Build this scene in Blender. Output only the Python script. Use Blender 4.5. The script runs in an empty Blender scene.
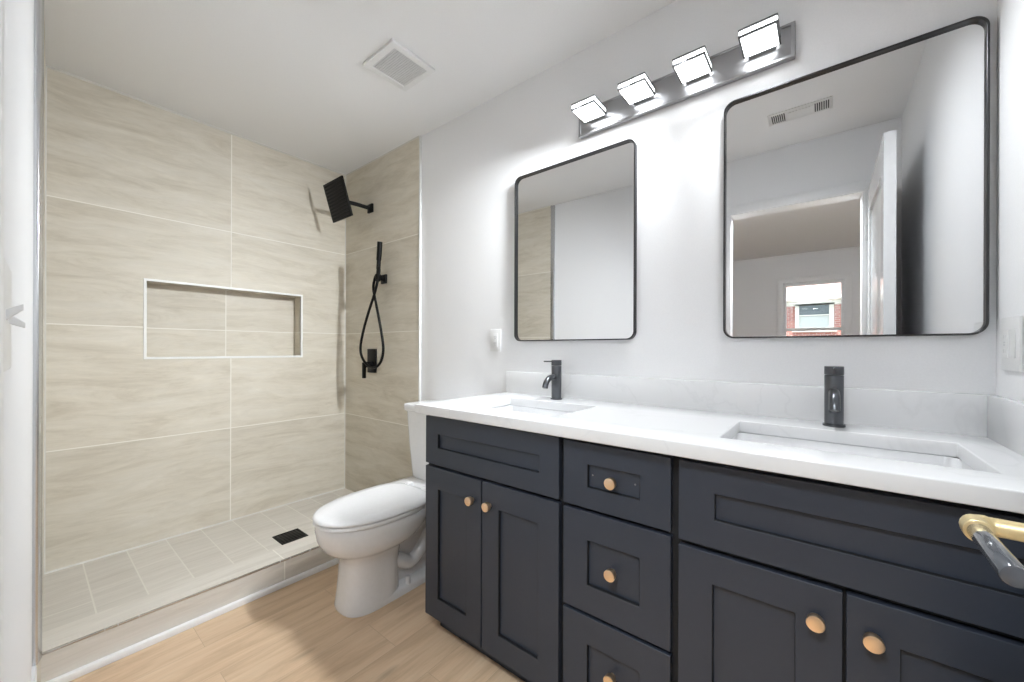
import bpy, bmesh, math
from mathutils import Vector, Matrix
PI = math.pi
scene = bpy.context.scene
COL = scene.collection

# ------------------------------------------------------------------ camera
YAW = math.radians(51.35)            # clockwise from +Y (towards the vanity wall, +X)
cam_d = bpy.data.cameras.new('camera')
cam = bpy.data.objects.new('camera', cam_d); COL.objects.link(cam)
cam.location = (0, 0, 1.15)
cam.rotation_euler = (PI/2, 0, -YAW)
cam.rotation_euler = (Matrix.Rotation(-YAW, 4, 'Z') @ Matrix.Rotation(PI/2, 4, 'X') @ Matrix.Rotation(math.radians(0.19), 4, 'Z')).to_euler()
cam_d.sensor_width = 36.0
cam_d.lens = 36.0*390.2/1024
cam_d.shift_y = (349.4-341.0)/1024
cam_d.clip_start = 0.01
cam_d.clip_end = 200
scene.camera = cam

# ------------------------------------------------------------------ world, sun, exposure
w = bpy.data.worlds.new('sky'); scene.world = w; w.use_nodes = True
bg = w.node_tree.nodes['Background']
bg.inputs[0].default_value = (0.80, 0.90, 1.0, 1)
bg.inputs[1].default_value = 1.5
sun_d = bpy.data.lights.new('sun', 'SUN'); sun_d.energy = 4.0; sun_d.angle = 0.02; sun_d.color = (1, .95, .88)
sun = bpy.data.objects.new('sun', sun_d); COL.objects.link(sun)
sun.rotation_euler = Vector((-0.56, -0.08, -0.83)).to_track_quat('-Z', 'Y').to_euler()
vs = scene.view_settings
vs.view_transform = 'Standard'; vs.look = 'None'; vs.gamma = 1; vs.use_curve_mapping = False
vs.exposure = 1.43

LAMP_GLOW = 3.0          # radiance of the vanity light diffusers
FILL_BEAM = 3.0           # added fill beam placed at each lamp head, watts
HALL_FILL = 20.0          # added fill light shining in through the doorway, watts

# ------------------------------------------------------------------ main dimensions (metres)
W = 1.56                  # vanity wall plane x
H = 2.49                  # ceiling
B = 2.886                 # shower back wall y
YE = -0.345               # end wall y
YT = 1.99                 # start of wall tile
RX = -3.52                # far wall of the room behind
P0 = Vector((-0.0355, 0, 0)); WD = Vector((0.02699, 0.99964, 0)); WN = Vector((0.99964, -0.02699, 0))
def LW(s, t, z): return P0 + WD*s + WN*t + Vector((0, 0, z))   # along / off the door wall

# ------------------------------------------------------------------ materials
def new_mat(name):
    m = bpy.data.materials.new(name); m.use_nodes = True
    nt = m.node_tree; b = nt.nodes['Principled BSDF']
    return m, nt, b
def N(nt, t, **kw):
    n = nt.nodes.new(t)
    for k, v in kw.items(): setattr(n, k, v)
    return n
def mapping(nt, swz, loc=(0, 0, 0), scale=(1, 1, 1)):
    """world position, swizzled"""
    g = N(nt, 'ShaderNodeNewGeometry'); s = N(nt, 'ShaderNodeSeparateXYZ'); c = N(nt, 'ShaderNodeCombineXYZ')
    nt.links.new(g.outputs['Position'], s.inputs[0])
    for i, a in enumerate(swz): nt.links.new(s.outputs[a], c.inputs[i])
    m = N(nt, 'ShaderNodeMapping'); m.vector_type = 'POINT'
    m.inputs['Location'].default_value = loc; m.inputs['Scale'].default_value = scale
    nt.links.new(c.outputs[0], m.inputs[0]); return m.outputs[0]
def plain(name, col, rough=.5, metal=0, bump=0, bscale=60, var=0, spec=.5, coat=0):
    m, nt, b = new_mat(name)
    b.inputs['Base Color'].default_value = (*col, 1)
    b.inputs['Roughness'].default_value = rough; b.inputs['Metallic'].default_value = metal
    b.inputs['Specular IOR Level'].default_value = spec
    if coat: b.inputs['Coat Weight'].default_value = coat; b.inputs['Coat Roughness'].default_value = .08
    tc = N(nt, 'ShaderNodeTexCoord')
    n = N(nt, 'ShaderNodeTexNoise'); n.inputs['Scale'].default_value = bscale; n.inputs['Detail'].default_value = 3
    nt.links.new(tc.outputs['Object'], n.inputs['Vector'])
    if bump:
        bp = N(nt, 'ShaderNodeBump'); bp.inputs['Strength'].default_value = bump; bp.inputs['Distance'].default_value = .002
        nt.links.new(n.outputs['Fac'], bp.inputs['Height']); nt.links.new(bp.outputs[0], b.inputs['Normal'])
    r = N(nt, 'ShaderNodeValToRGB')
    v = var or .015
    r.color_ramp.elements[0].position = .3; r.color_ramp.elements[1].position = .7
    r.color_ramp.elements[0].color = (*[c*(1-v) for c in col], 1); r.color_ramp.elements[1].color = (*[min(1, c*(1+v)) for c in col], 1)
    nt.links.new(n.outputs['Fac'], r.inputs[0]); nt.links.new(r.outputs[0], b.inputs['Base Color'])
    return m
def brushed(name, col, rough, swz='YZX', stretch=(2, 220, 220)):
    m, nt, b = new_mat(name)
    b.inputs['Metallic'].default_value = 1
    v = mapping(nt, swz, scale=stretch)
    n = N(nt, 'ShaderNodeTexNoise'); n.inputs['Scale'].default_value = 1; n.inputs['Detail'].default_value = 4
    nt.links.new(v, n.inputs['Vector'])
    r = N(nt, 'ShaderNodeMapRange'); r.inputs['To Min'].default_value = rough*.8; r.inputs['To Max'].default_value = rough*1.25
    nt.links.new(n.outputs['Fac'], r.inputs['Value']); nt.links.new(r.outputs[0], b.inputs['Roughness'])
    b.inputs['Base Color'].default_value = (*col, 1)
    return m
def tile_mat(name, swz, loc, bw, bh, offset=0.0, freq=2, vein_swz='XZY', vein_scale=(1.5, 8, 1.5), cols=None, mortar=.0028, mcol=(.80, .77, .70), rough=.5):
    m, nt, b = new_mat(name)
    cols = cols or [(.50, .445, .35), (.635, .585, .49), (.71, .67, .59)]
    v = mapping(nt, swz, loc=loc)
    br = N(nt, 'ShaderNodeTexBrick'); br.offset = offset; br.offset_frequency = freq; br.squash = 1; br.squash_frequency = 1
    br.inputs['Scale'].default_value = 1; br.inputs['Brick Width'].default_value = bw; br.inputs['Row Height'].default_value = bh
    br.inputs['Mortar Size'].default_value = mortar; br.inputs['Mortar Smooth'].default_value = .1; br.inputs['Bias'].default_value = 0
    br.inputs['Color1'].default_value = (0, 0, 0, 1); br.inputs['Color2'].default_value = (1, 1, 1, 1)
    nt.links.new(v, br.inputs['Vector'])
    # veins, shifted tile by tile
    vv = mapping(nt, vein_swz)
    sh = N(nt, 'ShaderNodeVectorMath', operation='MULTIPLY_ADD')
    nt.links.new(br.outputs['Color'], sh.inputs[0]); sh.inputs[1].default_value = (7.3, 5.1, 3.7); nt.links.new(vv, sh.inputs[2])
    wp = N(nt, 'ShaderNodeTexNoise'); wp.inputs['Scale'].default_value = 1.7; wp.inputs['Detail'].default_value = 2
    nt.links.new(sh.outputs[0], wp.inputs['Vector'])
    w1 = N(nt, 'ShaderNodeVectorMath', operation='MULTIPLY_ADD')
    nt.links.new(wp.outputs['Color'], w1.inputs[0]); w1.inputs[1].default_value = (.05, .085, .0); nt.links.new(sh.outputs[0], w1.inputs[2])
    sc = N(nt, 'ShaderNodeVectorMath', operation='MULTIPLY'); sc.inputs[1].default_value = vein_scale
    nt.links.new(w1.outputs[0], sc.inputs[0])
    n1 = N(nt, 'ShaderNodeTexNoise'); n1.inputs['Scale'].default_value = 1.5; n1.inputs['Detail'].default_value = 9; n1.inputs['Roughness'].default_value = .74
    n1.inputs['Distortion'].default_value = .55
    nt.links.new(sc.outputs[0], n1.inputs['Vector'])
    rp = N(nt, 'ShaderNodeValToRGB'); e = rp.color_ramp.elements
    e[0].position = .28; e[0].color = (*cols[0], 1); e[1].position = .74; e[1].color = (*cols[2], 1)
    k = e.new(.5); k.color = (*cols[1], 1)
    nt.links.new(n1.outputs['Fac'], rp.inputs[0])
    # fine light and dark threads
    sc2 = N(nt, 'ShaderNodeVectorMath', operation='MULTIPLY'); sc2.inputs[1].default_value = tuple(q*2.6 for q in vein_scale)
    nt.links.new(w1.outputs[0], sc2.inputs[0])
    n2 = N(nt, 'ShaderNodeTexNoise'); n2.inputs['Scale'].default_value = 1.4; n2.inputs['Detail'].default_value = 7; n2.inputs['Roughness'].default_value = .7; n2.inputs['Distortion'].default_value = 1.0
    nt.links.new(sc2.outputs[0], n2.inputs['Vector'])
    r2 = N(nt, 'ShaderNodeMapRange'); r2.inputs['From Min'].default_value = .3; r2.inputs['From Max'].default_value = .72
    r2.inputs['To Min'].default_value = .93; r2.inputs['To Max'].default_value = 1.05
    nt.links.new(n2.outputs['Fac'], r2.inputs['Value'])
    mu = N(nt, 'ShaderNodeMix', data_type='RGBA', blend_type='MULTIPLY'); mu.inputs['Factor'].default_value = 1
    nt.links.new(rp.outputs[0], mu.inputs[6]); nt.links.new(r2.outputs[0], mu.inputs[7])
    # per tile tone
    r3 = N(nt, 'ShaderNodeMapRange'); r3.inputs['To Min'].default_value = .95; r3.inputs['To Max'].default_value = 1.04
    nt.links.new(br.outputs['Color'], r3.inputs['Value'])
    mu2 = N(nt, 'ShaderNodeMix', data_type='RGBA', blend_type='MULTIPLY'); mu2.inputs['Factor'].default_value = 1
    nt.links.new(mu.outputs[2], mu2.inputs[6]); nt.links.new(r3.outputs[0], mu2.inputs[7])
    mx = N(nt, 'ShaderNodeMix', data_type='RGBA'); nt.links.new(br.outputs['Fac'], mx.inputs[0])
    nt.links.new(mu2.outputs[2], mx.inputs[6]); mx.inputs[7].default_value = (*mcol, 1)
    nt.links.new(mx.outputs[2], b.inputs['Base Color'])
    rr = N(nt, 'ShaderNodeMapRange'); rr.inputs['To Min'].default_value = rough; rr.inputs['To Max'].default_value = .8
    nt.links.new(br.outputs['Fac'], rr.inputs['Value']); nt.links.new(rr.outputs[0], b.inputs['Roughness'])
    bp = N(nt, 'ShaderNodeBump', invert=True); bp.inputs['Strength'].default_value = .5; bp.inputs['Distance'].default_value = .001
    nt.links.new(br.outputs['Fac'], bp.inputs['Height']); nt.links.new(bp.outputs[0], b.inputs['Normal'])
    return m
def oak_mat():
    m, nt, b = new_mat('oak_planks')
    v = mapping(nt, 'XYZ', loc=(.35, .04, 0))
    br = N(nt, 'ShaderNodeTexBrick'); br.offset = .37; br.offset_frequency = 2; br.squash = 1
    br.inputs['Scale'].default_value = 1; br.inputs['Brick Width'].default_value = 1.25; br.inputs['Row Height'].default_value = .19
    br.inputs['Mortar Size'].default_value = .0009; br.inputs['Mortar Smooth'].default_value = .3; br.inputs['Bias'].default_value = 0
    br.inputs['Color1'].default_value = (0, 0, 0, 1); br.inputs['Color2'].default_value = (1, 1, 1, 1)
    nt.links.new(v, br.inputs['Vector'])
    sh = N(nt, 'ShaderNodeVectorMath', operation='MULTIPLY_ADD'); sh.inputs[1].default_value = (9.1, 4.3, 0)
    nt.links.new(br.outputs['Color'], sh.inputs[0]); nt.links.new(v, sh.inputs[2])
    sc = N(nt, 'ShaderNodeVectorMath', operation='MULTIPLY'); sc.inputs[1].default_value = (1.6, 13, 1)
    nt.links.new(sh.outputs[0], sc.inputs[0])
    n1 = N(nt, 'ShaderNodeTexNoise'); n1.inputs['Scale'].default_value = 1.4; n1.inputs['Detail'].default_value = 6; n1.inputs['Roughness'].default_value = .6; n1.inputs['Distortion'].default_value = .5
    nt.links.new(sc.outputs[0], n1.inputs['Vector'])
    rp = N(nt, 'ShaderNodeValToRGB'); e = rp.color_ramp.elements
    e[0].position = .27; e[0].color = (.52, .355, .225, 1); e[1].position = .78; e[1].color = (.77, .60, .43, 1)
    k = e.new(.5); k.color = (.68, .495, .33, 1)
    nt.links.new(n1.outputs['Fac'], rp.inputs[0])
    # fine pores
    sp = N(nt, 'ShaderNodeVectorMath', operation='MULTIPLY'); sp.inputs[1].default_value = (9, 160, 1)
    nt.links.new(sh.outputs[0], sp.inputs[0])
    n3 = N(nt, 'ShaderNodeTexNoise'); n3.inputs['Scale'].default_value = 1; n3.inputs['Detail'].default_value = 3
    nt.links.new(sp.outputs[0], n3.inputs['Vector'])
    r3 = N(nt, 'ShaderNodeMapRange'); r3.inputs['To Min'].default_value = .88; r3.inputs['To Max'].default_value = 1.1
    nt.links.new(n3.outputs['Fac'], r3.inputs['Value'])
    mu = N(nt, 'ShaderNodeMix', data_type='RGBA', blend_type='MULTIPLY'); mu.inputs['Factor'].default_value = 1
    nt.links.new(rp.outputs[0], mu.inputs[6]); nt.links.new(r3.outputs[0], mu.inputs[7])
    # knots
    vo = N(nt, 'ShaderNodeTexVoronoi'); vo.inputs['Scale'].default_value = 1
    sk = N(nt, 'ShaderNodeVectorMath', operation='MULTIPLY'); sk.inputs[1].default_value = (2.2, 6.5, 1)
    nt.links.new(sh.outputs[0], sk.inputs[0]); nt.links.new(sk.outputs[0], vo.inputs['Vector'])
    kr = N(nt, 'ShaderNodeMapRange'); kr.inputs['From Min'].default_value = .03; kr.inputs['From Max'].default_value = .13
    kr.inputs['To Min'].default_value = .5; kr.inputs['To Max'].default_value = 1
    nt.links.new(vo.outputs['Distance'], kr.inputs['Value'])
    mk = N(nt, 'ShaderNodeMix', data_type='RGBA', blend_type='MULTIPLY'); mk.inputs['Factor'].default_value = .55
    nt.links.new(mu.outputs[2], mk.inputs[6]); nt.links.new(kr.outputs[0], mk.inputs[7])
    r4 = N(nt, 'ShaderNodeMapRange'); r4.inputs['To Min'].default_value = .965; r4.inputs['To Max'].default_value = 1.03
    nt.links.new(br.outputs['Color'], r4.inputs['Value'])
    m2 = N(nt, 'ShaderNodeMix', data_type='RGBA', blend_type='MULTIPLY'); m2.inputs['Factor'].default_value = 1
    nt.links.new(mk.outputs[2], m2.inputs[6]); nt.links.new(r4.outputs[0], m2.inputs[7])
    mx = N(nt, 'ShaderNodeMix', data_type='RGBA'); nt.links.new(br.outputs['Fac'], mx.inputs[0])
    nt.links.new(m2.outputs[2], mx.inputs[6]); mx.inputs[7].default_value = (.48, .34, .23, 1)
    nt.links.new(mx.outputs[2], b.inputs['Base Color']); b.inputs['Roughness'].default_value = .42
    return m
def quartz_mat():
    m, nt, b = new_mat('white_quartz')
    v = mapping(nt, 'XYZ', scale=(1, 1, 1))
    n = N(nt, 'ShaderNodeTexNoise'); n.inputs['Scale'].default_value = 1.9; n.inputs['Detail'].default_value = 7; n.inputs['Distortion'].default_value = 1.4
    nt.links.new(v, n.inputs['Vector'])
    rp = N(nt, 'ShaderNodeValToRGB'); e = rp.color_ramp.elements
    e[0].position = .485; e[0].color = (.74, .74, .745, 1); e[1].position = .515; e[1].color = (.74, .74, .745, 1)
    k = e.new(.5); k.color = (.705, .705, .71, 1)
    nt.links.new(n.outputs['Fac'], rp.inputs[0]); nt.links.new(rp.outputs[0], b.inputs['Base Color'])
    b.inputs['Roughness'].default_value = .18
    return m
def brick_mat():
    m, nt, b = new_mat('red_brick')
    v = mapping(nt, 'YZX')
    br = N(nt, 'ShaderNodeTexBrick'); br.inputs['Scale'].default_value = 1; br.inputs['Brick Width'].default_value = .21; br.inputs['Row Height'].default_value = .075
    br.inputs['Mortar Size'].default_value = .006
    br.inputs['Color1'].default_value = (.30, .09, .065, 1); br.inputs['Color2'].default_value = (.42, .15, .11, 1); br.inputs['Mortar'].default_value = (.5, .45, .42, 1)
    nt.links.new(v, br.inputs['Vector']); nt.links.new(br.outputs['Color'], b.inputs['Base Color']); b.inputs['Roughness'].default_value = .9
    return m
def shingle_mat():
    m, nt, b = new_mat('roof_shingles')
    v = mapping(nt, 'YXZ')
    br = N(nt, 'ShaderNodeTexBrick'); br.inputs['Scale'].default_value = 1; br.inputs['Brick Width'].default_value = .3; br.inputs['Row Height'].default_value = .14
    br.inputs['Mortar Size'].default_value = .008
    br.inputs['Color1'].default_value = (.62, .40, .34, 1); br.inputs['Color2'].default_value = (.52, .33, .29, 1); br.inputs['Mortar'].default_value = (.3, .2, .18, 1)
    nt.links.new(v, br.inputs['Vector']); nt.links.new(br.outputs['Color'], b.inputs['Base Color']); b.inputs['Roughness'].default_value = .9
    return m
def glow_mat(name, strength, col=(.94, .975, 1)):
    m, nt, b = new_mat(name)
    b.inputs['Base Color'].default_value = (.9, .9, .9, 1); b.inputs['Roughness'].default_value = .3
    b.inputs['Emission Color'].default_value = (*col, 1); b.inputs['Emission Strength'].default_value = strength
    return m
def glass_mat(name, tint=(1, 1, 1)):
    m, nt, b = new_mat(name)
    t = N(nt, 'ShaderNodeBsdfTransparent'); t.inputs[0].default_value = (*tint, 1)
    g = N(nt, 'ShaderNodeBsdfGlossy'); g.inputs['Roughness'].default_value = .01
    f = N(nt, 'ShaderNodeFresnel'); f.inputs[0].default_value = 1.45
    mx = N(nt, 'ShaderNodeMixShader'); nt.links.new(f.outputs[0], mx.inputs[0]); nt.links.new(t.outputs[0], mx.inputs[1]); nt.links.new(g.outputs[0], mx.inputs[2])
    nt.links.new(mx.outputs[0], nt.nodes['Material Output'].inputs[0])
    return m

M = {}
M['paint'] = plain('white_wall_paint', (.84, .84, .85), .55, bump=.06, bscale=220)
M['ceil'] = plain('ceiling_paint', (.86, .86, .865), .7, bump=.05, bscale=200)
M['trim'] = plain('gloss_trim_paint', (.86, .86, .865), .3)
M['door'] = plain('door_paint', (.76, .76, .765), .22)
M['tile_back'] = tile_mat('travertine_tile_back', 'XZY', (1.22*2-.805, .61-.045-.0, 0), 1.22, .61)
M['tile_side'] = tile_mat('travertine_tile_side', 'YZX', (-1.85, .565, 0), 1.22, .61, vein_swz='YZX')
M['tile_floor'] = tile_mat('travertine_tile_floor', 'YXZ', (-2.15+1.6, -.028, 0), .80, .157, offset=.6625, freq=11, vein_swz='XYZ', vein_scale=(1.5, 26, 1), mcol=(.70, .67, .60),
                           cols=[(.52, .475, .415), (.61, .57, .51), (.68, .64, .58)])
M['tile_curb'] = tile_mat('travertine_tile_curb', 'XYZ', (-.794+2.44, 8, 0), 1.22, 4.0, vein_swz='XZY', vein_scale=(1.2, 12, 12),
                          cols=[(.56, .52, .46), (.65, .61, .55), (.70, .67, .61)])
M['oak'] = oak_mat()
M['quartz'] = quartz_mat()
M['porcelain'] = plain('white_porcelain', (.80, .80, .81), .12, coat=.4)
M['seat'] = plain('seat_plastic', (.82, .82, .83), .22)
M['navy'] = plain('slate_navy_lacquer', (.030, .037, .053), .38, spec=.45)
M['navy_in'] = plain('dark_cabinet_carcass', (.006, .007, .009), .6)
M['gold'] = plain('brushed_gold', (.90, .66, .44), .30, metal=1)
M['brass'] = plain('satin_brass', (.80, .66, .38), .42, metal=1)
M['black'] = plain('matte_black_metal', (.003, .003, .003), .45, metal=0, spec=.2)
M['rubber'] = plain('black_nozzle_rubber', (.012, .012, .013), .6, spec=.2)
M['gun'] = plain('gunmetal', (.12, .125, .135), .30, metal=1)
M['frame'] = brushed('dark_brushed_frame', (.07, .07, .073), .30)
M['nickel'] = brushed('brushed_nickel', (.36, .36, .37), .32)
M['rim'] = plain('lamp_rim_metal', (.16, .16, .165), .4, metal=1)
M['alu'] = brushed('satin_aluminium', (.62, .63, .65), .25, 'XYZ', (80, 80, 4))
M['niche'] = plain('niche_edge_trim', (.82, .82, .80), .35)
M['grout'] = plain('pale_grout', (.66, .645, .60), .8)
M['caulk'] = plain('white_caulk', (.74, .74, .72), .5)
M['plastic'] = plain('white_plastic', (.78, .78, .775), .3)
M['slat'] = plain('vent_slat', (.66, .66, .665), .5)
M['slot'] = plain('dark_slot', (.03, .03, .03), .7)
M['grille'] = plain('vent_grille_plastic', (.66, .66, .665), .5)
M['glow'] = glow_mat('lit_diffuser', LAMP_GLOW)
M['acrylic'] = plain('smoky_acrylic', (.055, .06, .07), .12, coat=.6)
M['glass'] = glass_mat('clear_window_glass')
M['brick'] = brick_mat(); M['shingle'] = shingle_mat()
M['ext_white'] = plain('exterior_white', (.80, .79, .72), .6)
M['ext_dark'] = plain('dark_window_pane', (.12, .15, .16), .08)
M['blind'] = plain('window_blind', (.55, .58, .56), .7)
M['grass'] = plain('lawn', (.12, .13, .09), .9, var=.3, bscale=3)
m, nt, b = new_mat('mirror_silver'); b.inputs['Metallic'].default_value = 1; b.inputs['Roughness'].default_value = 0; b.inputs['Base Color'].default_value = (.80, .805, .81, 1)
M['mirror'] = m

# ------------------------------------------------------------------ mesh builder
class MB:
    def __init__(self): self.bm = bmesh.new()
    def _merge(self, other):
        me = bpy.data.meshes.new('tmp'); other.to_mesh(me); other.free(); self.bm.from_mesh(me); bpy.data.meshes.remove(me)
    def box(self, a, b, bev=0, seg=2, rot=None, piv=None):
        bm = bmesh.new(); bmesh.ops.create_cube(bm, size=1)
        a, b = Vector(a), Vector(b); c = (a+b)/2; s = b-a
        for v in bm.verts: v.co = Vector((v.co.x*abs(s.x), v.co.y*abs(s.y), v.co.z*abs(s.z))) + c
        if bev: bmesh.ops.bevel(bm, geom=bm.edges[:], offset=bev, segments=seg, affect='EDGES', profile=.5, clamp_overlap=True)
        if rot is not None:
            p = Vector(piv) if piv is not None else c
            for v in bm.verts: v.co = rot @ (v.co-p) + p
        self._merge(bm); return self
    def hexa(self, pts, bev=0):
        """8 points: bottom ring 4, top ring 4"""
        bm = bmesh.new(); v = [bm.verts.new(p) for p in pts]
        for f in ((0, 1, 2, 3), (7, 6, 5, 4), (0, 4, 5, 1), (1, 5, 6, 2), (2, 6, 7, 3), (3, 7, 4, 0)): bm.faces.new([v[i] for i in f])
        bmesh.ops.recalc_face_normals(bm, faces=bm.faces[:])
        if bev: bmesh.ops.bevel(bm, geom=bm.edges[:], offset=bev, segments=2, affect='EDGES', profile=.5)
        self._merge(bm); return self
    def cyl(self, p, q, r, r2=None, n=32, bev=0):
        p, q = Vector(p), Vector(q); r2 = r if r2 is None else r2
        d = (q-p); L = d.length; R = d.to_track_quat('Z', 'Y').to_matrix()
        rings = []
        if bev: rings = [(0, r-bev), (bev*.3, r-bev*.3), (bev, r), (L-bev, r2), (L-bev*.3, r2-bev*.3), (L, r2-bev)]
        else: rings = [(0, r), (L, r2)]
        bm = bmesh.new(); rv = []
        for z, rr in rings: rv.append([bm.verts.new(p + R @ Vector((rr*math.cos(2*PI*i/n), rr*math.sin(2*PI*i/n), z))) for i in range(n)])
        for a, b in zip(rv, rv[1:]):
            for i in range(n): bm.faces.new((a[i], a[(i+1) % n], b[(i+1) % n], b[i]))
        bm.faces.new(rv[0][::-1]); bm.faces.new(rv[-1])
        self._merge(bm); return self
    def tube(self, pts, r, n=16, caps=True):
        pts = [Vector(p) for p in pts]; rs = r if isinstance(r, (list, tuple)) else [r]*len(pts)
        bm = bmesh.new(); rv = []; up = None
        for i, p in enumerate(pts):
            t = (pts[min(i+1, len(pts)-1)] - pts[max(i-1, 0)]).normalized()
            if up is None:
                up = Vector((0, 0, 1)) if abs(t.z) < .9 else Vector((0, 1, 0))
            x = (up - t*up.dot(t)).normalized(); up = x; y = t.cross(x)
            rv.append([bm.verts.new(p + (x*math.cos(2*PI*k/n) + y*math.sin(2*PI*k/n))*rs[i]) for k in range(n)])
        for a, b in zip(rv, rv[1:]):
            for k in range(n): bm.faces.new((a[k], a[(k+1) % n], b[(k+1) % n], b[k]))
        if caps: bm.faces.new(rv[0][::-1]); bm.faces.new(rv[-1])
        bmesh.ops.recalc_face_normals(bm, faces=bm.faces[:])
        self._merge(bm); return self
    def loft(self, rings, cap0=True, cap1=True, closed=False):
        bm = bmesh.new(); rv = [[bm.verts.new(p) for p in ring] for ring in rings]; n = len(rv[0])
        pairs = list(zip(rv, rv[1:])) + ([(rv[-1], rv[0])] if closed else [])
        for a, b in pairs:
            for k in range(n): bm.faces.new((a[k], a[(k+1) % n], b[(k+1) % n], b[k]))
        if not closed:
            if cap0: bm.faces.new(rv[0][::-1])
            if cap1: bm.faces.new(rv[-1])
        bmesh.ops.recalc_face_normals(bm, faces=bm.faces[:])
        self._merge(bm); return self
    def grid(self, fn, us, vs_, holes, w0, w1):
        """slab with rectangular holes; fn(u,v,w)->point; holes = set of cells (i,j)"""
        bm = bmesh.new(); nu, nv = len(us), len(vs_)
        V = {(i, j, k): bm.verts.new(fn(us[i], vs_[j], (w0, w1)[k])) for i in range(nu) for j in range(nv) for k in (0, 1)}
        solid = lambda i, j: 0 <= i < nu-1 and 0 <= j < nv-1 and (i, j) not in holes
        for i in range(nu-1):
            for j in range(nv-1):
                if not solid(i, j): continue
                for k in (0, 1):
                    q = [V[i, j, k], V[i+1, j, k], V[i+1, j+1, k], V[i, j+1, k]]
                    bm.faces.new(q)
                for (di, dj, a, b) in ((-1, 0, (i, j), (i, j+1)), (1, 0, (i+1, j), (i+1, j+1)), (0, -1, (i, j), (i+1, j)), (0, 1, (i, j+1), (i+1, j+1))):
                    if not solid(i+di, j+dj): bm.faces.new((V[a+(0,)], V[b+(0,)], V[b+(1,)], V[a+(1,)]))
        bmesh.ops.delete(bm, geom=[v for v in bm.verts if not v.link_faces], context='VERTS')
        bmesh.ops.recalc_face_normals(bm, faces=bm.faces[:])
        self._merge(bm); return self
    def bevel(self, off, seg=2, ang=30):
        bmesh.ops.remove_doubles(self.bm, verts=self.bm.verts[:], dist=1e-5)
        es = [e for e in self.bm.edges if len(e.link_faces) == 2 and e.calc_face_angle(0) > math.radians(ang)]
        bmesh.ops.bevel(self.bm, geom=es, offset=off, segments=seg, affect='EDGES', profile=.5, clamp_overlap=True); return self
    def build(self, name, mat, parent=None, smooth=40, origin=None):
        bm = self.bm
        if parent is None and origin is None:
            xs = [v.co for v in bm.verts]
            origin = Vector(((min(v.x for v in xs)+max(v.x for v in xs))/2, (min(v.y for v in xs)+max(v.y for v in xs))/2, min(v.z for v in xs)))
        wo = wloc(parent) if parent else Vector(origin)
        for v in bm.verts: v.co -= wo
        me = bpy.data.meshes.new(name); bm.to_mesh(me); bm.free()
        me.materials.append(mat)
        for p in me.polygons: p.use_smooth = bool(smooth)
        if smooth: me.set_sharp_from_angle(angle=math.radians(smooth))
        o = bpy.data.objects.new(name, me); COL.objects.link(o)
        if parent: o.parent = parent
        else: o.location = wo
        return o
def wloc(o):
    v = Vector(o.location)
    while o.parent: o = o.parent; v += Vector(o.location)
    return v
def tag(o, label=None, cat=None, group=None, kind=None):
    for k, v in (('label', label), ('category', cat), ('group', group), ('kind', kind)):
        if v: o[k] = v
    return o
def thing(name, label, cat, loc, group=None):
    o = bpy.data.objects.new(name, None); COL.objects.link(o); o.location = loc; o.empty_display_size = .05
    return tag(o, label, cat, group)
def struct(o): o['kind'] = 'structure'; return o
def copy_tree(o, parent=None):
    c = o.copy(); COL.objects.link(c); c.parent = parent
    for ch in list(o.children): copy_tree(ch, c)
    return c
def rrect(hw, hh, r, n=8):
    """rounded rectangle outline (u,v) centred"""
    out = []
    for cx, cy, a0 in ((hw-r, hh-r, 0), (-hw+r, hh-r, PI/2), (-hw+r, -hh+r, PI), (hw-r, -hh+r, 3*PI/2)):
        for i in range(n+1):
            a = a0 + PI/2*i/n; out.append((cx+r*math.cos(a), cy+r*math.sin(a)))
    return out
def bez(pts, n=12):
    """Catmull-Rom through the points"""
    P = [Vector(p) for p in pts]; out = []
    for i in range(len(P)-1):
        a, b, c, d = P[max(i-1, 0)], P[i], P[i+1], P[min(i+2, len(P)-1)]
        for k in range(n):
            t = k/n
            out.append(.5*((2*b) + (c-a)*t + (2*a-5*b+4*c-d)*t*t + (3*b-a-3*c+d)*t**3))
    out.append(P[-1]); return out

# ================================================================== THE SETTING
T = .12
XY = lambda u, v, w_: (u, v, w_)
# floors
struct(MB().box((RX-.15, -2.3, -.06), (W+T, B+.3, 0)).build('floor', M['oak'], smooth=0))
# ceilings
struct(MB().box((-.16, YE-T, H), (W+T, B+.2, H+.1)).build('ceiling', M['ceil'], smooth=0))
struct(MB().box((RX-.15, -2.3, 2.475), (-.155, B+.3, 2.59)).build('ceiling', M['ceil'], smooth=0))
# vanity wall
wr = struct(MB().box((W, YE-T, -.02), (W+T, B+.2, H)).build('wall_right', M['paint'], smooth=0))
MB().box((W-.012, YT, 0), (W+.002, B+.002, H)).build('tile_cladding', M['tile_side'], wr, smooth=0)
# shower back wall with niche
wb = struct(MB().grid(lambda u, v, w_: (u, w_, v), [-.2, .417, 1.219, W+T], [-.02, 1.102, 1.518, H], {(1, 1)}, B, B+.105)
            .box((-.2, B+.10, 0), (W+T, B+.2, H)).build('wall_back', M['tile_back'], smooth=0))
# end wall
struct(MB().box((-.16, YE-T, -.02), (W+T, YE, H)).build('wall_front', M['paint'], smooth=0))
# door wall with the doorway opening
DS0, DS1, DH = -.178, .520, 2.10
wl = struct(MB().grid(lambda s, z, t: LW(s, t, z), [YE-.3, DS0-.018, DS1+.018, B+.25], [-.02, DH+.018, H], {(1, 0)}, 0, -.115)
            .build('wall_left', M['paint'], smooth=0))
MB().hexa([LW(YT, 0, 0), LW(YT, .018, 0), LW(B+.02, .018, 0), LW(B+.02, 0, 0), LW(YT, 0, H), LW(YT, .018, H), LW(B+.02, .018, H), LW(B+.02, 0, H)]).build('tile_cladding', M['tile_side'], wl, smooth=0)

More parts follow.
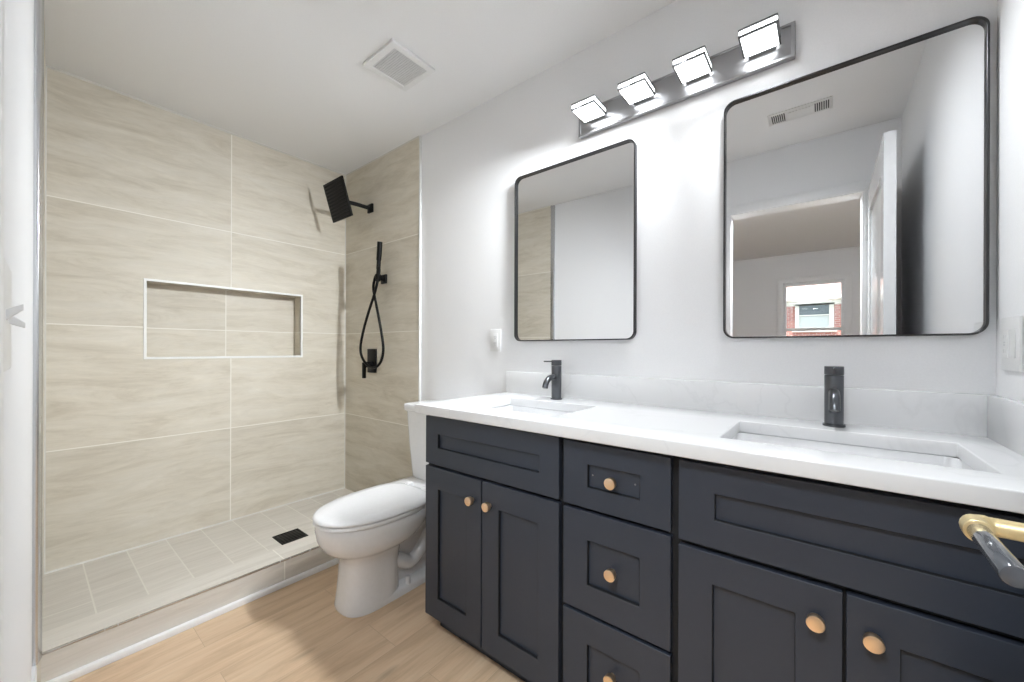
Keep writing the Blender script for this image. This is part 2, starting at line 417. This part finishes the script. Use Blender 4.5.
# tile edge trims, caulk and grout beads, baseboards
struct(MB().hexa([LW(1.955, 0, .14), LW(1.955, .012, .14), LW(1.992, .021, .14), LW(1.992, 0, .14), LW(1.955, 0, H), LW(1.955, .012, H), LW(1.992, .021, H), LW(1.992, 0, H)], .002).build('trim_1', M['alu']))
struct(MB().box((W-.014, YT-.012, 0), (W, YT+.001, H), .002).build('trim_2', M['caulk']))
def bead(name, a, b, mat='caulk', r=.005):
    return struct(MB().tube([a, b], r, 8).build(name, M[mat]))
bead('trim_3', (.03, B, H-.002), (W-.012, B, H-.002), 'grout', .006)
bead('trim_4', (W-.012, B, .08), (W-.012, B, H), 'grout', .005)
bead('trim_5', (.06, B, .0775), (W-.012, B, .0775), 'grout', .006)
struct(MB().tube([LW(B, .018, .08), LW(B, .018, H)], .005, 8).build('trim_6', M['grout']))
bead('trim_7', (W-.012, YT, H-.002), (W-.012, B, H-.002), 'grout', .005)
struct(MB().hexa([LW(DS1+.05, 0, 0), LW(DS1+.05, .012, 0), LW(1.99, .012, 0), LW(1.99, 0, 0), LW(DS1+.05, 0, .14), LW(DS1+.05, .009, .14), LW(1.99, .009, .14), LW(1.99, 0, .14)], .002).build('baseboard_left', M['trim']))
struct(MB().box((W-.013, 1.27, 0), (W, YT, .13), .003).build('baseboard_right', M['trim']))
struct(MB().box((.0, 2.026, 0), (W, 2.046, .026), .003).build('baseboard_back', M['trim']))

# shower floor and curb
struct(MB().box((-.1, 2.15, 0), (W+.01, B+.01, .0765)).build('shower_floor', M['tile_floor'], smooth=0))
cb = struct(MB().box((-.06, 2.046, 0), (W-.001, 2.195, .124)).build('shower_curb', M['tile_curb'], smooth=0))
MB().box((-.045, 2.0430, .1190), (W-.012, 2.050, .1265), .001).build('metal_edge', M['alu'], cb)

# door casing and jambs
def skew_box(mb, s0, s1, t0, t1, z0, z1, bev=.003):
    return mb.hexa([LW(s0, t0, z0), LW(s0, t1, z0), LW(s1, t1, z0), LW(s1, t0, z0), LW(s0, t0, z1), LW(s0, t1, z1), LW(s1, t1, z1), LW(s1, t0, z1)], bev)
mb = MB()
for t0, t1 in ((.0, .009), (-.127, -.115)):
    skew_box(mb, DS1+.006, DS1+.046, t0, t1, 0, DH+.006)
    skew_box(mb, DS0-.064, DS0-.006, t0, t1, 0, DH+.006)
    skew_box(mb, DS0-.064, DS1+.064, t0, t1, DH+.006, DH+.066)
struct(mb.build('trim_8', M['trim']))
mb = MB()
skew_box(mb, DS1, DS1+.018, -.116, .001, 0, DH+.018, 0); skew_box(mb, DS0-.018, DS0, -.116, .001, 0, DH+.018, 0)
skew_box(mb, DS0, DS1, -.116, .001, DH, DH+.018, 0)
struct(mb.build('trim_9', M['trim'], smooth=0))

# door leaf, standing open into the room along the end wall
DX0, DX1, DY0, DY1 = -.020, .770, -.240, -.200
PAN = [(.11, .98), (1.12, 1.95)]
def door_leaf():
    mb = MB()
    us = [DX0, DX0+.11, DX1-.11, DX1]; vz = [.012, PAN[0][0]+.06, PAN[0][1], PAN[1][0], PAN[1][1], DH-.004]
    mb.grid(lambda u, v, w_: (u, w_, v), us, vz, {(1, 1), (1, 3)}, DY0, DY1)
    mb.box((us[1]-.005, DY0+.012, vz[1]-.005), (us[2]+.005, DY1-.012, vz[4]+.005))
    for z0, z1 in ((vz[1], vz[2]), (vz[3], vz[4])):
        mb.box((us[1]+.03, DY0+.006, z0+.03), (us[2]-.03, DY1-.006, z1-.03), .005)
    return mb
dr = struct(door_leaf().build('door_1', M['door'], smooth=30))
HX, HZ = .712, .943
hd = MB()
hd.cyl((HX, DY1-.001, HZ), (HX, DY1+.007, HZ), .027, bev=.002)
hd.cyl((HX, DY1+.006, HZ), (HX, -.158, HZ), .0105)
hd.tube(bez([(HX, -.17, HZ), (HX, -.150, HZ), (HX-.006, -.141, HZ), (HX-.022, -.139, HZ)], 6), [.0105]*6+[.0118]*6+[.0128]*7, 20)
hd.cyl((HX-.020, -.139, HZ), (HX-.030, -.139, HZ), .0128, bev=.001)
h = hd.build('door_handle', M['brass'], dr); h['label'] = 'brass door lever with a smoky grey grip'
g = MB().cyl((HX-.028, -.139, HZ), (HX-.140, -.139, HZ-.002), .0098, .0105, bev=.0025).build('handle_grip', M['acrylic'], h); g['label'] = 'smoky grey acrylic grip'
for z in (.25, 1.05, 1.85):
    MB().cyl((-.028, DY1+.004, z-.045), (-.028, DY1+.004, z+.045), .006, bev=.001).build('hinge', M['door'], dr)

# room behind the doorway (seen in the right mirror)
RL, RR = 2.6, -2.0
WY0, WY1, WZ0, WZ1 = -.205, .445, .80, 2.075
struct(MB().grid(lambda u, v, w_: (w_, u, v), [RR-.1, WY0, WY1, RL+.1], [-.02, WZ0, WZ1, 2.5], {(1, 1)}, RX, RX-.14).build('wall_rear_room', M['paint'], smooth=0))
struct(MB().box((RX-.14, RL, -.02), (-.03, RL+.12, 2.5)).build('wall_rear_room_side', M['paint'], smooth=0))
struct(MB().box((RX-.14, RR-.12, -.02), (-.16, RR, 2.5)).build('wall_rear_room_side', M['paint'], smooth=0))
struct(MB().box((-.16, RR-.1, -.02), (-.10, YE-.1, 2.5)).build('wall_rear_room_side', M['paint'], smooth=0))
wi = struct(MB().grid(lambda u, v, w_: (w_, u, v), [WY0-.07, WY0-.004, WY1+.004, WY1+.07], [WZ0-.07, WZ0-.004, WZ1+.004, WZ1+.075], {(1, 1)}, RX+.018, RX).bevel(.003).build('window_1', M['trim']))
MB().grid(lambda u, v, w_: (w_, u, v), [WY0, WY0+.032, WY1-.032, WY1], [WZ0, WZ0+.04, 1.415, 1.455, WZ1-.035, WZ1], {(1, 1), (1, 3)}, RX-.04, RX-.085).build('window_frame', M['trim'], wi, smooth=0)
MB().box((RX-.064, WY0+.02, WZ0+.02), (RX-.060, WY1-.02, WZ1-.02)).build('window_pane', M['glass'], wi, smooth=0)
MB().box((RX-.04, WY0-.09, WZ0-.03), (RX+.05, WY1+.09, WZ0-.004), .004).build('window_sill', M['trim'], wi)
struct(MB().box((RX, RR, 0), (RX+.013, RL, .13), .003).build('baseboard_rear', M['trim']))
# added fill aimed through the doorway, out of view above the door head
la = bpy.data.lights.new('rear_room_fill', 'AREA'); la.shape = 'DISK'; la.size = .5; la.energy = HALL_FILL; la.color = (.90, .96, 1)
lo = bpy.data.objects.new('rear_room_fill', la); COL.objects.link(lo); lo.location = (-.42, .20, 2.40); lo.rotation_euler = (0, math.radians(-28), 0); la.spread = math.radians(165)

# ================================================================== VANITY
FX = 1.016; FB = 1.036      # cabinet front face / back of the fronts
van = thing('vanity_cabinet', 'long dark slate navy shaker vanity cabinet under the white worktop', 'cabinet', (1.28, .46, 0))
mb = MB()
mb.box((FB, YE+.002, .082), (FB+.016, 1.2465, .888)).box((FB+.016, YE+.002, .082), (W-.005, 1.2465, .098)).box((W-.02, YE+.002, .098), (W-.005, 1.2465, .888))
mb.box((FB+.016, YE+.002, .098), (W-.02, YE+.018, .888)).box((FB+.016, .280, .098), (W-.02, .298, .888)).box((FB+.016, .612, .098), (W-.02, .630, .888))
mb.build('carcass', M['navy_in'], van, smooth=0)
MB().box((FB-.001, 1.2465, .082), (W-.003, 1.2625, .889), .001).build('side_panel', M['navy'], van)
MB().box((1.085, YE+.004, 0), (1.10, 1.245, .09)).box((1.085, 1.228, 0), (W-.02, 1.245, .09)).build('toe_kick', M['navy'], van, smooth=0)
def shaker(name, y0, y1, z0, z1, st, parent, rt=None):
    rt = rt or st
    mb = MB()
    mb.grid(lambda u, v, w_: (w_, u, v), [y0, y0+st, y1-st, y1], [z0, z0+rt, z1-rt, z1], {(1, 1)}, FX, FB).bevel(.0008, 1)
    mb.box((FX+.011, y0+st-.004, z0+rt-.004), (FB, y1-st+.004, z1-rt+.004))
    o = mb.build(name, M['navy'], parent, smooth=30)
    MB().grid(lambda u, v, w_: (w_, u, v), [y0+st-.0002, y0+st+.0012, y1-st-.0012, y1-st+.0002], [z0+rt-.0002, z0+rt+.0012, z1-rt-.0012, z1-rt+.0002], {(1, 1)}, FX+.0012, FX+.0112).build('panel_groove', M['navy_in'], o, smooth=0)
    return o
def knob(y, z, parent):
    mb = MB().cyl((FX+.001, y, z), (FX-.012, y, z), .0075, .0065, n=24).cyl((FX-.010, y, z), (FX-.028, y, z), .0145, .0158, n=28, bev=.0018)
    return mb.build('knob', M['gold'], parent)
g_ = .0035
zd, zt = .085, .688
def panel(kind, y0, y1, z0, z1, st, rt=None): return shaker(kind, y0, y1, z0, z1, st, van, rt)
# left unit
panel('false_front', .629, 1.2575, .694, .882, .072, .066)
d = panel('door', .952, 1.2575, zd, .682, .074, .083); knob(.992, .606, d)
d = panel('door', .629, .946, zd, .682, .076, .083); knob(.909, .606, d)
# drawers
for z0, z1, kz, rt in ((.692, .879, .786, .060), (.390, .680, .537, .080), (.088, .379, .250, .080)):
    d = panel('drawer', .300, .612, z0, z1, .079, rt); kn = knob(.453, kz, d)
    if z0 > .6:
        for yy in (.395, .520):
            MB().cyl((FX+.012, yy, kz+.002), (FX+.009, yy, kz+.002), .0025, n=12).build('screw', M['nickel'], d)
# right unit
panel('false_front', YE+.006, .281, .682, .877, .080, .066)
d = panel('door', -.030, .281, zd, .668, .076, .072); knob(.012, .602, d)
d = panel('door', YE+.006, -.036, zd, .668, .076, .072); knob(-.074, .602, d)

# worktop with two sink cut-outs
CT, CTH = .930, .036
S1 = (1.100, 1.395, .690, 1.125); S2 = (1.095, 1.395, -.250, .205)
wt = thing('countertop', 'white quartz worktop with two sink cutouts on the dark vanity', 'worktop', (1.28, .46, CT-CTH))
mb = MB()
CF, CY1 = .978, 1.283
ys = [YE+.001, S2[2], S2[3], S1[2], S1[3], CY1]
mb.grid(lambda u, v, w_: (u, v, w_), [CF, 1.0975, 1.395, W-.001], ys, {(1, 1), (1, 3)}, CT-CTH, CT).bevel(.0035, 3)
mb.build('slab', M['quartz'], wt)
MB().box((W-.021, YE+.001, CT-.001), (W-.0005, 1.272, 1.0376), .002).build('backsplash', M['quartz'], wt)
MB().box((CF+.002, YE+.0005, CT-.001), (W-.021, YE+.0195, 1.0376), .002).build('side_splash', M['quartz'], wt)
def sink(y0, y1, label):
    x0, x1 = 1.0975, 1.395; cx, cy = (x0+x1)/2, (y0+y1)/2; hx, hy_ = (x1-x0)/2, (y1-y0)/2
    s = thing('sink', label, 'sink', (cx, cy, .745), 'undermount sinks')
    rings = []
    prof = [(.893, .030), (.893, .006), (.888, .004), (.850, .002), (.800, -.012), (.778, -.030), (.768, -.060), (.763, -.11)]
    outer = [(.755, -.105), (.758, -.055), (.768, -.018), (.795, .002), (.85, .014), (.880, .030)]
    for z, o in prof + outer:
        r = max(.012, .03 + min(0, -o)*.3)
        rings.append([Vector((cx+a, cy+b_, z)) for a, b_ in rrect(hx+o, hy_+o, r, 6)])
    mb = MB().loft(rings, closed=True)
    # close the floor
    mb.loft([[Vector((cx+a, cy+b_, z)) for a, b_ in rrect(hx-.11, hy_-.11, .03, 6)] for z in (.755, .763)])
    mb.build('basin', M['porcelain'], s)
    MB().cyl((cx+.02, cy, .762), (cx+.02, cy, .766), .024, bev=.001).build('drain', M['gun'], s)
sink(.690, 1.125, 'white rectangular undermount sink nearer the toilet, at the left end of the worktop')
sink(-.250, .205, 'white rectangular undermount sink below the large right mirror, beside the end wall')

def faucet(y, label):
    x = 1.474
    f = thing('faucet', label, 'faucet', (x, y, CT), 'single lever faucets')
    MB().cyl((x, y, CT), (x, y, CT+.006), .0265, bev=.0015).build('base_ring', M['gun'], f)
    MB().cyl((x, y, CT+.005), (x, y, CT+.148), .0222, bev=.001).build('body', M['gun'], f)
    MB().cyl((x, y, CT+.1495), (x, y, CT+.174), .0226, bev=.0015).build('cap', M['gun'], f)
    MB().cyl((x-.015, y, CT+.168), (x-.098, y, CT+.170), .0028, .0028, n=14, bev=.0008).build('lever', M['gun'], f)
    pts = bez([(x-.012, y, CT+.098), (x-.040, y, CT+.099), (x-.066, y, CT+.092), (x-.084, y, CT+.075), (x-.092, y, CT+.056)], 8)
    sp = MB().tube(pts, .0125, 20).build('spout', M['gun'], f)
    MB().cyl((x-.0912, y, CT+.058), (x-.0925, y, CT+.0545), .0095, n=20).build('aerator', M['nickel'], sp)
faucet(.926, 'gunmetal faucet behind the left sink, spout seen from the side')
faucet(-.023, 'gunmetal faucet behind the right sink, spout pointing straight at the viewer')

# ================================================================== MIRRORS
def mirror(y0, y1, z0, z1, label):
    cy, cz, hw, hh = (y0+y1)/2, (z0+z1)/2, (y1-y0)/2, (z1-z0)/2
    o = thing('wall_mirror', label, 'mirror', (W-.012, cy, z0))
    R = .034
    ring = lambda x, ins: [Vector((x, cy+a, cz+b_)) for a, b_ in rrect(hw-ins, hh-ins, R-ins*.6, 10)]
    MB().loft([ring(W-.001, 0), ring(1.5375, 0), ring(1.5365, .0008), ring(1.5365, .0045), ring(1.5372, .0052), ring(1.552, .0052), ring(W-.001, .0052)], closed=True).build('mirror_frame', M['frame'], o)
    mb = MB(); mb.loft([ring(1.553, .0045), ring(1.549, .0045)]); mb.build('mirror_glass', M['mirror'], o, smooth=0)
    return o
mirror(.597, 1.216, 1.191, 2.010, 'smaller looking rounded mirror in dark frame above the left sink, reflecting shower tile')
mirror(-.329, .278, 1.191, 2.018, 'rounded mirror in dark frame above the right sink, reflecting an open door and window')

# ================================================================== VANITY LIGHT
vl = thing('vanity_light', 'long brushed metal wall light bar with four lit square heads above the mirrors', 'wall light', (W-.012, .463, 2.09))
MB().box((1.537, .074, 2.092), (W-.001, .853, 2.203), .004).build('back_plate', M['nickel'], vl)
MB().grid(lambda u, v, w_: (w_, u, v), [.074, .084, .843, .853], [2.092, 2.100, 2.195, 2.203], {(1, 1)}, 1.534, 1.5385).bevel(.001, 1).build('plate_rim', M['nickel'], vl)
for y, aim, pw, sp_ in ((.767, (-.30, .78, -.56), 1.05, 110), (.565, (-.30, .78, -.56), 1.05, 110), (.364, (-.30, .74, -.60), 1.05, 115), (.163, (-.45, -.05, -.88), .8, 165)):
    x0, x1 = 1.412, 1.522
    arm = MB().box((1.46, y-.016, 2.150), (1.5385, y+.016, 2.164), .002).box((1.500, y-.04, 2.140), (1.5385, y+.04, 2.156), .002).build('arm', M['nickel'], vl)
    hd = MB().box((x0-.001, y-.0525, 2.1585), (x1, y+.0525, 2.1645), .001).grid(lambda u, v, w_: (u, v, w_), [x0-.001, x0+.005, x1-.005, x1], [y-.0525, y-.0465, y+.0465, y+.0525], {(1, 1)}, 2.1370, 2.1440).build('lamp_head', M['rim'], vl, smooth=30)
    MB().box((x0+.001, y-.0505, 2.1430), (x1-.001, y+.0505, 2.1583), .0015).box((x0+.0045, y-.047, 2.1350), (x1-.0045, y+.047, 2.1440), .001).build('diffuser', M['glow'], hd)
    ad = bpy.data.lights.new('head_fill', 'AREA'); ad.shape = 'RECTANGLE'; ad.size = .10; ad.size_y = .04; ad.energy = FILL_BEAM*pw; ad.color = (.92, .965, 1); ad.spread = math.radians(sp_)  # added fill, tilted to brighten shower and room, besides the diffuser glow
    ao = bpy.data.objects.new('head_fill', ad); COL.objects.link(ao); ao.location = (x0-.012, y, 2.140)
    ao.rotation_euler = Vector(aim).to_track_quat('-Z', 'Y').to_euler()

# ================================================================== TOILET
TY = 1.645
def tl(t, y, z): return Vector((W-t, TY+y, z))
toi = thing('toilet', 'white two-piece toilet with closed lid between the shower and the vanity', 'toilet', (1.15, TY, 0))
def egg(tf, tr, hw, z, n=40, p=2.2, back=3.2):
    """outline with rounded front (t large) and squarer rear"""
    tm = tr + (tf-tr)*.42; out = []
    for i in range(n):
        a = 2*PI*i/n; c, s = math.cos(a), math.sin(a)
        e = p if c > 0 else back
        r = (abs(c)**e + abs(s)**e)**(-1/e)
        L = (tf-tm) if c > 0 else (tm-tr)
        out.append(tl(tm + L*r*c, hw*r*s, z))
    return out
mb = MB()
secs = [(0, .700, .445, .112), (.012, .703, .443, .114), (.03, .700, .44, .112), (.12, .690, .44, .106), (.20, .684, .435, .104), (.232, .690, .43, .108), (.252, .712, .43, .124), (.268, .742, .40, .150),
        (.29, .766, .36, .170), (.325, .783, .32, .183), (.365, .790, .29, .188), (.392, .791, .285, .188), (.398, .786, .29, .184)]
mb.loft([egg(tf, tr, hw, z, p=2.2 if z > .24 else 2.8) for z, tf, tr, hw in secs])
# rear body, deck and base flange
def blk(t0, t1, hw, z, r=.03): return [tl((t0+t1)/2+a, b_, z) for a, b_ in rrect((t1-t0)/2, hw, r, 5)]
mb.loft([blk(.10, .60, .112, 0), blk(.10, .60, .114, .022), blk(.11, .59, .108, .034), blk(.12, .56, .070, .045)])
mb.loft([blk(.13, .55, .062, .03), blk(.13, .55, .058, .15), blk(.10, .55, .068, .24), blk(.07, .50, .10, .31), blk(.03, .42, .150, .355), blk(.02, .40, .176, .385), blk(.02, .38, .180, .425), blk(.024, .376, .176, .432)])
for sgn in (1, -1):
    mb.tube(bez([tl(.52, sgn*.055, .20), tl(.44, sgn*.062, .145), tl(.375, sgn*.064, .115), tl(.31, sgn*.064, .16), tl(.265, sgn*.066, .23), tl(.21, sgn*.064, .24), tl(.175, sgn*.060, .15), tl(.16, sgn*.058, .03)], 8), [.034]*57, 16)
mb.build('bowl', M['porcelain'], toi, smooth=60)
for sgn in (1, -1): MB().cyl(tl(.415, sgn*.096, .028), tl(.415, sgn*.096, .068), .0135, .0115, n=20, bev=.003).build('bolt_cap', M['seat'], toi)
st = MB().loft([egg(.794, .305, .187, .399), egg(.799, .302, .190, .402), egg(.799, .302, .190, .412), egg(.795, .304, .187, .416)])
st.build('seat', M['seat'], toi, smooth=50)
li = MB().loft([egg(.797, .285, .188, .4185, back=4), egg(.801, .283, .191, .422, back=4), egg(.799, .283, .190, .430, back=4), egg(.787, .287, .182, .4355, back=4), egg(.70, .31, .14, .4390, back=4), egg(.62, .36, .08, .4400, back=4)])
li = li.build('seat_lid', M['seat'], toi, smooth=60)
for y_ in (-.085, .045): MB().cyl(tl(.285, y_, .436), tl(.285, y_+.04, .436), .013, n=20, bev=.003).build('lid_hinge', M['seat'], toi)
MB().loft([blk(.03, .195, .150, .430), blk(.022, .205, .165, .445), blk(.018, .212, .185, .62), blk(.015, .218, .200, .808)]).build('tank', M['porcelain'], toi, smooth=50)
MB().loft([blk(.012, .226, .208, .806, .03), blk(.008, .231, .213, .812, .032), blk(.008, .231, .213, .838, .032), blk(.012, .227, .209, .844, .03), blk(.03, .21, .19, .847, .02)]).build('tank_lid', M['porcelain'], toi, smooth=50)

# ================================================================== SHOWER FITTINGS
SW = W-.012
sh = thing('rain_shower_head', 'square matte black rain shower head on a wall arm, high in the shower', 'shower head', (SW, 2.545, 2.155))
MB().box((SW-.014, 2.500, 2.122), (SW, 2.560, 2.182), .002).build('wall_flange', M['black'], sh)
hc = Vector((1.312, 2.560, 2.150)); nrm = Vector((-.958, 0, -.285)).normalized(); dn = Vector((.285, 0, -.958)).normalized()
back = hc - nrm*.02
MB().tube([(SW-.01, 2.530, 2.152), (SW-.09, 2.542, 2.156), back-nrm*.006], .0135, 16).build('arm', M['black'], sh)
mb = MB()
def obox(c, hu, hv, hw_, mbx, bev=0):
    """oriented box: u along Y, v along dn, w along nrm"""
    p = []
    for w_ in (-1, 1):
        for (a, b_) in ((-1, -1), (1, -1), (1, 1), (-1, 1)):
            p.append(c + Vector((0, 1, 0))*hu*a + dn*hv*b_ + nrm*hw_*w_)
    mbx.hexa(p, bev)
obox(hc-nrm*.006, .125, .125, .006, mb, .0015)
mb.cyl(hc-nrm*.030, hc-nrm*.010, .017, n=24)
pl = mb.build('head_plate', M['black'], sh)
nz = MB()
for i in range(11):
    c = hc + dn*(-.105+.021*i) + nrm*.0008
    obox(c, .108, .0058, .0012, nz)
    for j in range(11): nz.cyl(c + Vector((0, -.1+.02*j, 0)), c + Vector((0, -.1+.02*j, 0)) + nrm*.004, .0028, .002, n=8)
n_ = nz.build('nozzle_rows', M['rubber'], pl, smooth=0)

hs = thing('hand_shower', 'slim black hand shower wand in its wall holder with a looping hose', 'hand shower', (SW, 2.36, 1.62))
MB().box((SW-.012, 2.330, 1.598), (SW, 2.392, 1.660), .002).cyl((SW-.01, 2.36, 1.629), (SW-.045, 2.36, 1.629), .013, n=20).cyl((SW-.058, 2.352, 1.606), (SW-.060, 2.350, 1.654), .016, .0185, n=24, bev=.002).build('wall_holder', M['black'], hs)
hx = SW-.060
MB().tube(bez([(hx, 2.352, 1.645), (hx, 2.344, 1.69), (hx-.002, 2.335, 1.75), (hx-.006, 2.318, 1.865)], 8), [.0115]*8+[.0135]*8+[.0165]*9, 20).build('wand', M['black'], hs)
MB().tube(bez([(hx, 2.352, 1.655), (hx-.004, 2.372, 1.640), (hx-.006, 2.388, 1.600), (hx-.008, 2.390, 1.555), (hx-.006, 2.376, 1.500), (hx-.004, 2.345, 1.400), (hx-.002, 2.300, 1.250), (hx-.002, 2.280, 1.140), (hx-.004, 2.315, 1.055), (hx-.008, 2.400, 1.022),
    (hx-.012, 2.490, 1.060), (hx-.014, 2.540, 1.140), (hx-.014, 2.510, 1.260), (hx-.014, 2.440, 1.400), (hx-.016, 2.376, 1.500), (hx-.016, 2.345, 1.560), (hx-.014, 2.325, 1.620), (hx-.010, 2.318, 1.672), (hx-.004, 2.335, 1.700), (hx+.006, 2.356, 1.670), (SW-.03, 2.362, 1.640)], 8), .0088, 12).build('hose', M['black'], hs)
sv = thing('shower_valve', 'black rectangular shower valve plate with lever, below the hand shower', 'shower valve', (SW, 2.515, 1.0))
MB().box((SW-.010, 2.452, .982), (SW, 2.560, 1.150), .002).build('plate', M['black'], sv)
MB().cyl((SW-.008, 2.510, 1.040), (SW-.055, 2.510, 1.040), .021, n=24, bev=.002).build('valve_stem', M['black'], sv)
MB().box((SW-.074, 2.500, .945), (SW-.052, 2.522, 1.056), .003).build('lever', M['black'], sv)

# niche trim
nt_ = struct(MB().grid(lambda u, v, w_: (u, w_, v), [.404, .417, 1.219, 1.232], [1.089, 1.102, 1.518, 1.531], {(1, 1)}, B-.004, B+.012).bevel(.0015, 1).build('trim_10', M['niche']))

# floor drain
dn_ = thing('floor_drain', 'square black drain grate in the shower floor near the curb', 'drain', (.95, 2.375, .0765))
MB().grid(lambda u, v, w_: (u, v, w_), [.882, .892, 1.012, 1.022], [2.308, 2.318, 2.438, 2.448], {(1, 1)}, .0765, .0805).bevel(.001, 1).build('drain_frame', M['black'], dn_)
mb = MB().box((.89, 2.316, .0768), (1.014, 2.44, .0780))
for i in range(7): mb.box((.896+.0165*i, 2.320, .0778), (.906+.0165*i, 2.436, .0800), .001)
mb.build('grate', M['black'], dn_)

# ================================================================== CEILING AND WALL FITTINGS
cv = thing('ceiling_vent', 'square white exhaust fan grille on the ceiling', 'vent', (1.107, 1.573, H))
MB().grid(lambda u, v, w_: (u, v, w_), [.988, 1.018, 1.196, 1.226], [1.455, 1.485, 1.662, 1.692], {(1, 1)}, H-.014, H).bevel(.003, 2).build('grille_frame', M['plastic'], cv)
mb = MB().box((1.016, 1.483, H-.006), (1.198, 1.664, H-.001))
for i in range(17): mb.box((1.0195+.0105*i, 1.484, H-.0105), (1.0275+.0105*i, 1.663, H-.005))
mb.build('grille_slats', M['grille'], cv, smooth=0)

rg = thing('ceiling_register', 'white ceiling air register with two slotted ends, seen in the right mirror', 'vent', (.383, .113, H))
MB().box((.318, -.032, H-.005), (.448, .258, H), .002).box((.345, .050, H-.010), (.421, .165, H-.004), .003).build('register_plate', M['plastic'], rg)
for y0 in (.178, -.018):
    mb = MB()
    for i in range(7): mb.box((.338, y0+.0095*i, H-.0062), (.428, y0+.0048+.0095*i, H-.004))
    mb.build('slots', M['slot'], rg, smooth=0)

def plate(name, label, cat, loc): return thing(name, label, cat, loc)
# left wall double toggle switch (nearest to the camera)
sw = thing('light_switch', 'white double toggle switch plate at the left edge of the view', 'light switch', LW(.685, 0, 1.125))
mb = MB(); skew_box(mb, .627, .743, 0, .0062, 1.125, 1.241, .0025); mb.build('switch_plate', M['plastic'], sw)
for s0, dz in ((.660, .010), (.708, -.008)):
    mb = MB(); zc = 1.183
    mb.hexa([LW(s0-.005, .005, zc-.006), LW(s0+.005, .005, zc-.006), LW(s0+.004, .0175, zc-.003+dz), LW(s0-.004, .0175, zc-.003+dz),
             LW(s0-.005, .005, zc+.006), LW(s0+.005, .005, zc+.006), LW(s0+.004, .0175, zc+.003+dz), LW(s0-.004, .0175, zc+.003+dz)], .0012)
    mb.build('toggle', M['plastic'], sw)
# outlet between toilet and left mirror
po = thing('power_outlet', 'white outlet plate on the wall left of the smaller mirror, above the worktop end', 'outlet', (W, 1.356, 1.14))
MB().box((W-.006, 1.320, 1.139), (W, 1.392, 1.256), .002).build('outlet_plate', M['plastic'], po)
MB().box((W-.008, 1.3385, 1.162), (W-.005, 1.3735, 1.233), .001).build('receptacle', M['plastic'], po)
mb = MB()
for z in (1.178, 1.212):
    mb.box((W-.0084, 1.349, z), (W-.0078, 1.351, z+.009)).box((W-.0084, 1.361, z), (W-.0078, 1.363, z+.009)).cyl((W-.0078, 1.356, z-.005), (W-.0084, 1.356, z-.005), .002, n=10)
mb.build('slots', M['slot'], po, smooth=0)
# end wall plate
eo = thing('power_outlet', 'wide white outlet and switch plate on the end wall beside the right mirror', 'outlet', (1.44, YE, 1.10))
MB().box((1.382, YE, 1.104), (1.497, YE+.0065, 1.230), .0025).build('outlet_plate', M['plastic'], eo)
for x in (1.4165, 1.4625):
    MB().box((x-.017, YE+.005, 1.134), (x+.017, YE+.0085, 1.200), .001).build('receptacle', M['plastic'], eo)
mb = MB()
for z in (1.146, 1.180):
    mb.box((1.456, YE+.0082, z), (1.458, YE+.0090, z+.008)).box((1.467, YE+.0082, z), (1.469, YE+.0090, z+.008))
mb.box((1.4575, YE+.0082, 1.1625), (1.4675, YE+.0092, 1.1665)).box((1.4575, YE+.0082, 1.1685), (1.4675, YE+.0092, 1.1725))
mb.build('slots', M['grille'], eo, smooth=0)

# ================================================================== OUTSIDE, seen through the rear window by way of the mirror
NX = -14.88
nb = thing('neighbouring_house', 'brick house with a white window and pinkish roof outside, seen in the right mirror', 'house', (NX, .3, -1))
MB().grid(lambda u, v, w_: (w_, u, v), [-6, -.276, .848, 7], [-1.0, 1.93, 2.846, 3.0], {(1, 1)}, NX, NX-.2).build('brick_wall', M['brick'], nb, smooth=0)
nw = MB().grid(lambda u, v, w_: (w_, u, v), [-.276, -.138, .728, .848], [1.90, 1.99, 2.41, 2.45, 2.80, 2.86], {(1, 1), (1, 3)}, NX+.03, NX-.05).box((NX-.02, -.36, 1.83), (NX+.1, .93, 1.92)).build('window', M['ext_white'], nb, smooth=0)
MB().box((NX-.09, -.15, 1.97), (NX-.05, .74, 2.83)).build('pane', M['ext_dark'], nw, smooth=0)
MB().box((NX-.05, -.14, 2.0), (NX-.045, .73, 2.40)).build('blind', M['blind'], nw, smooth=0)
MB().box((NX-.2, -6.2, 2.93), (NX+.62, 7.2, 2.97)).box((NX-.02, -6.2, 2.80), (NX+.03, 7.2, 2.94)).build('soffit', M['ext_white'], nb, smooth=0)
MB().box((NX+.60, -6.2, 2.93), (NX+.70, 7.2, 3.05), .02).build('gutter', M['ext_white'], nb)
MB().hexa([(NX+.66, -6.3, 3.06), (NX+.66, 7.3, 3.06), (NX-5, 7.3, 5.6), (NX-5, -6.3, 5.6), (NX+.66, -6.3, 3.12), (NX+.66, 7.3, 3.12), (NX-5, 7.3, 5.66), (NX-5, -6.3, 5.66)]).build('roof', M['shingle'], nb, smooth=0)
struct(MB().box((-60, -40, -1.2), (RX-.3, 40, -1.0)).build('ground', M['grass'], smooth=0))
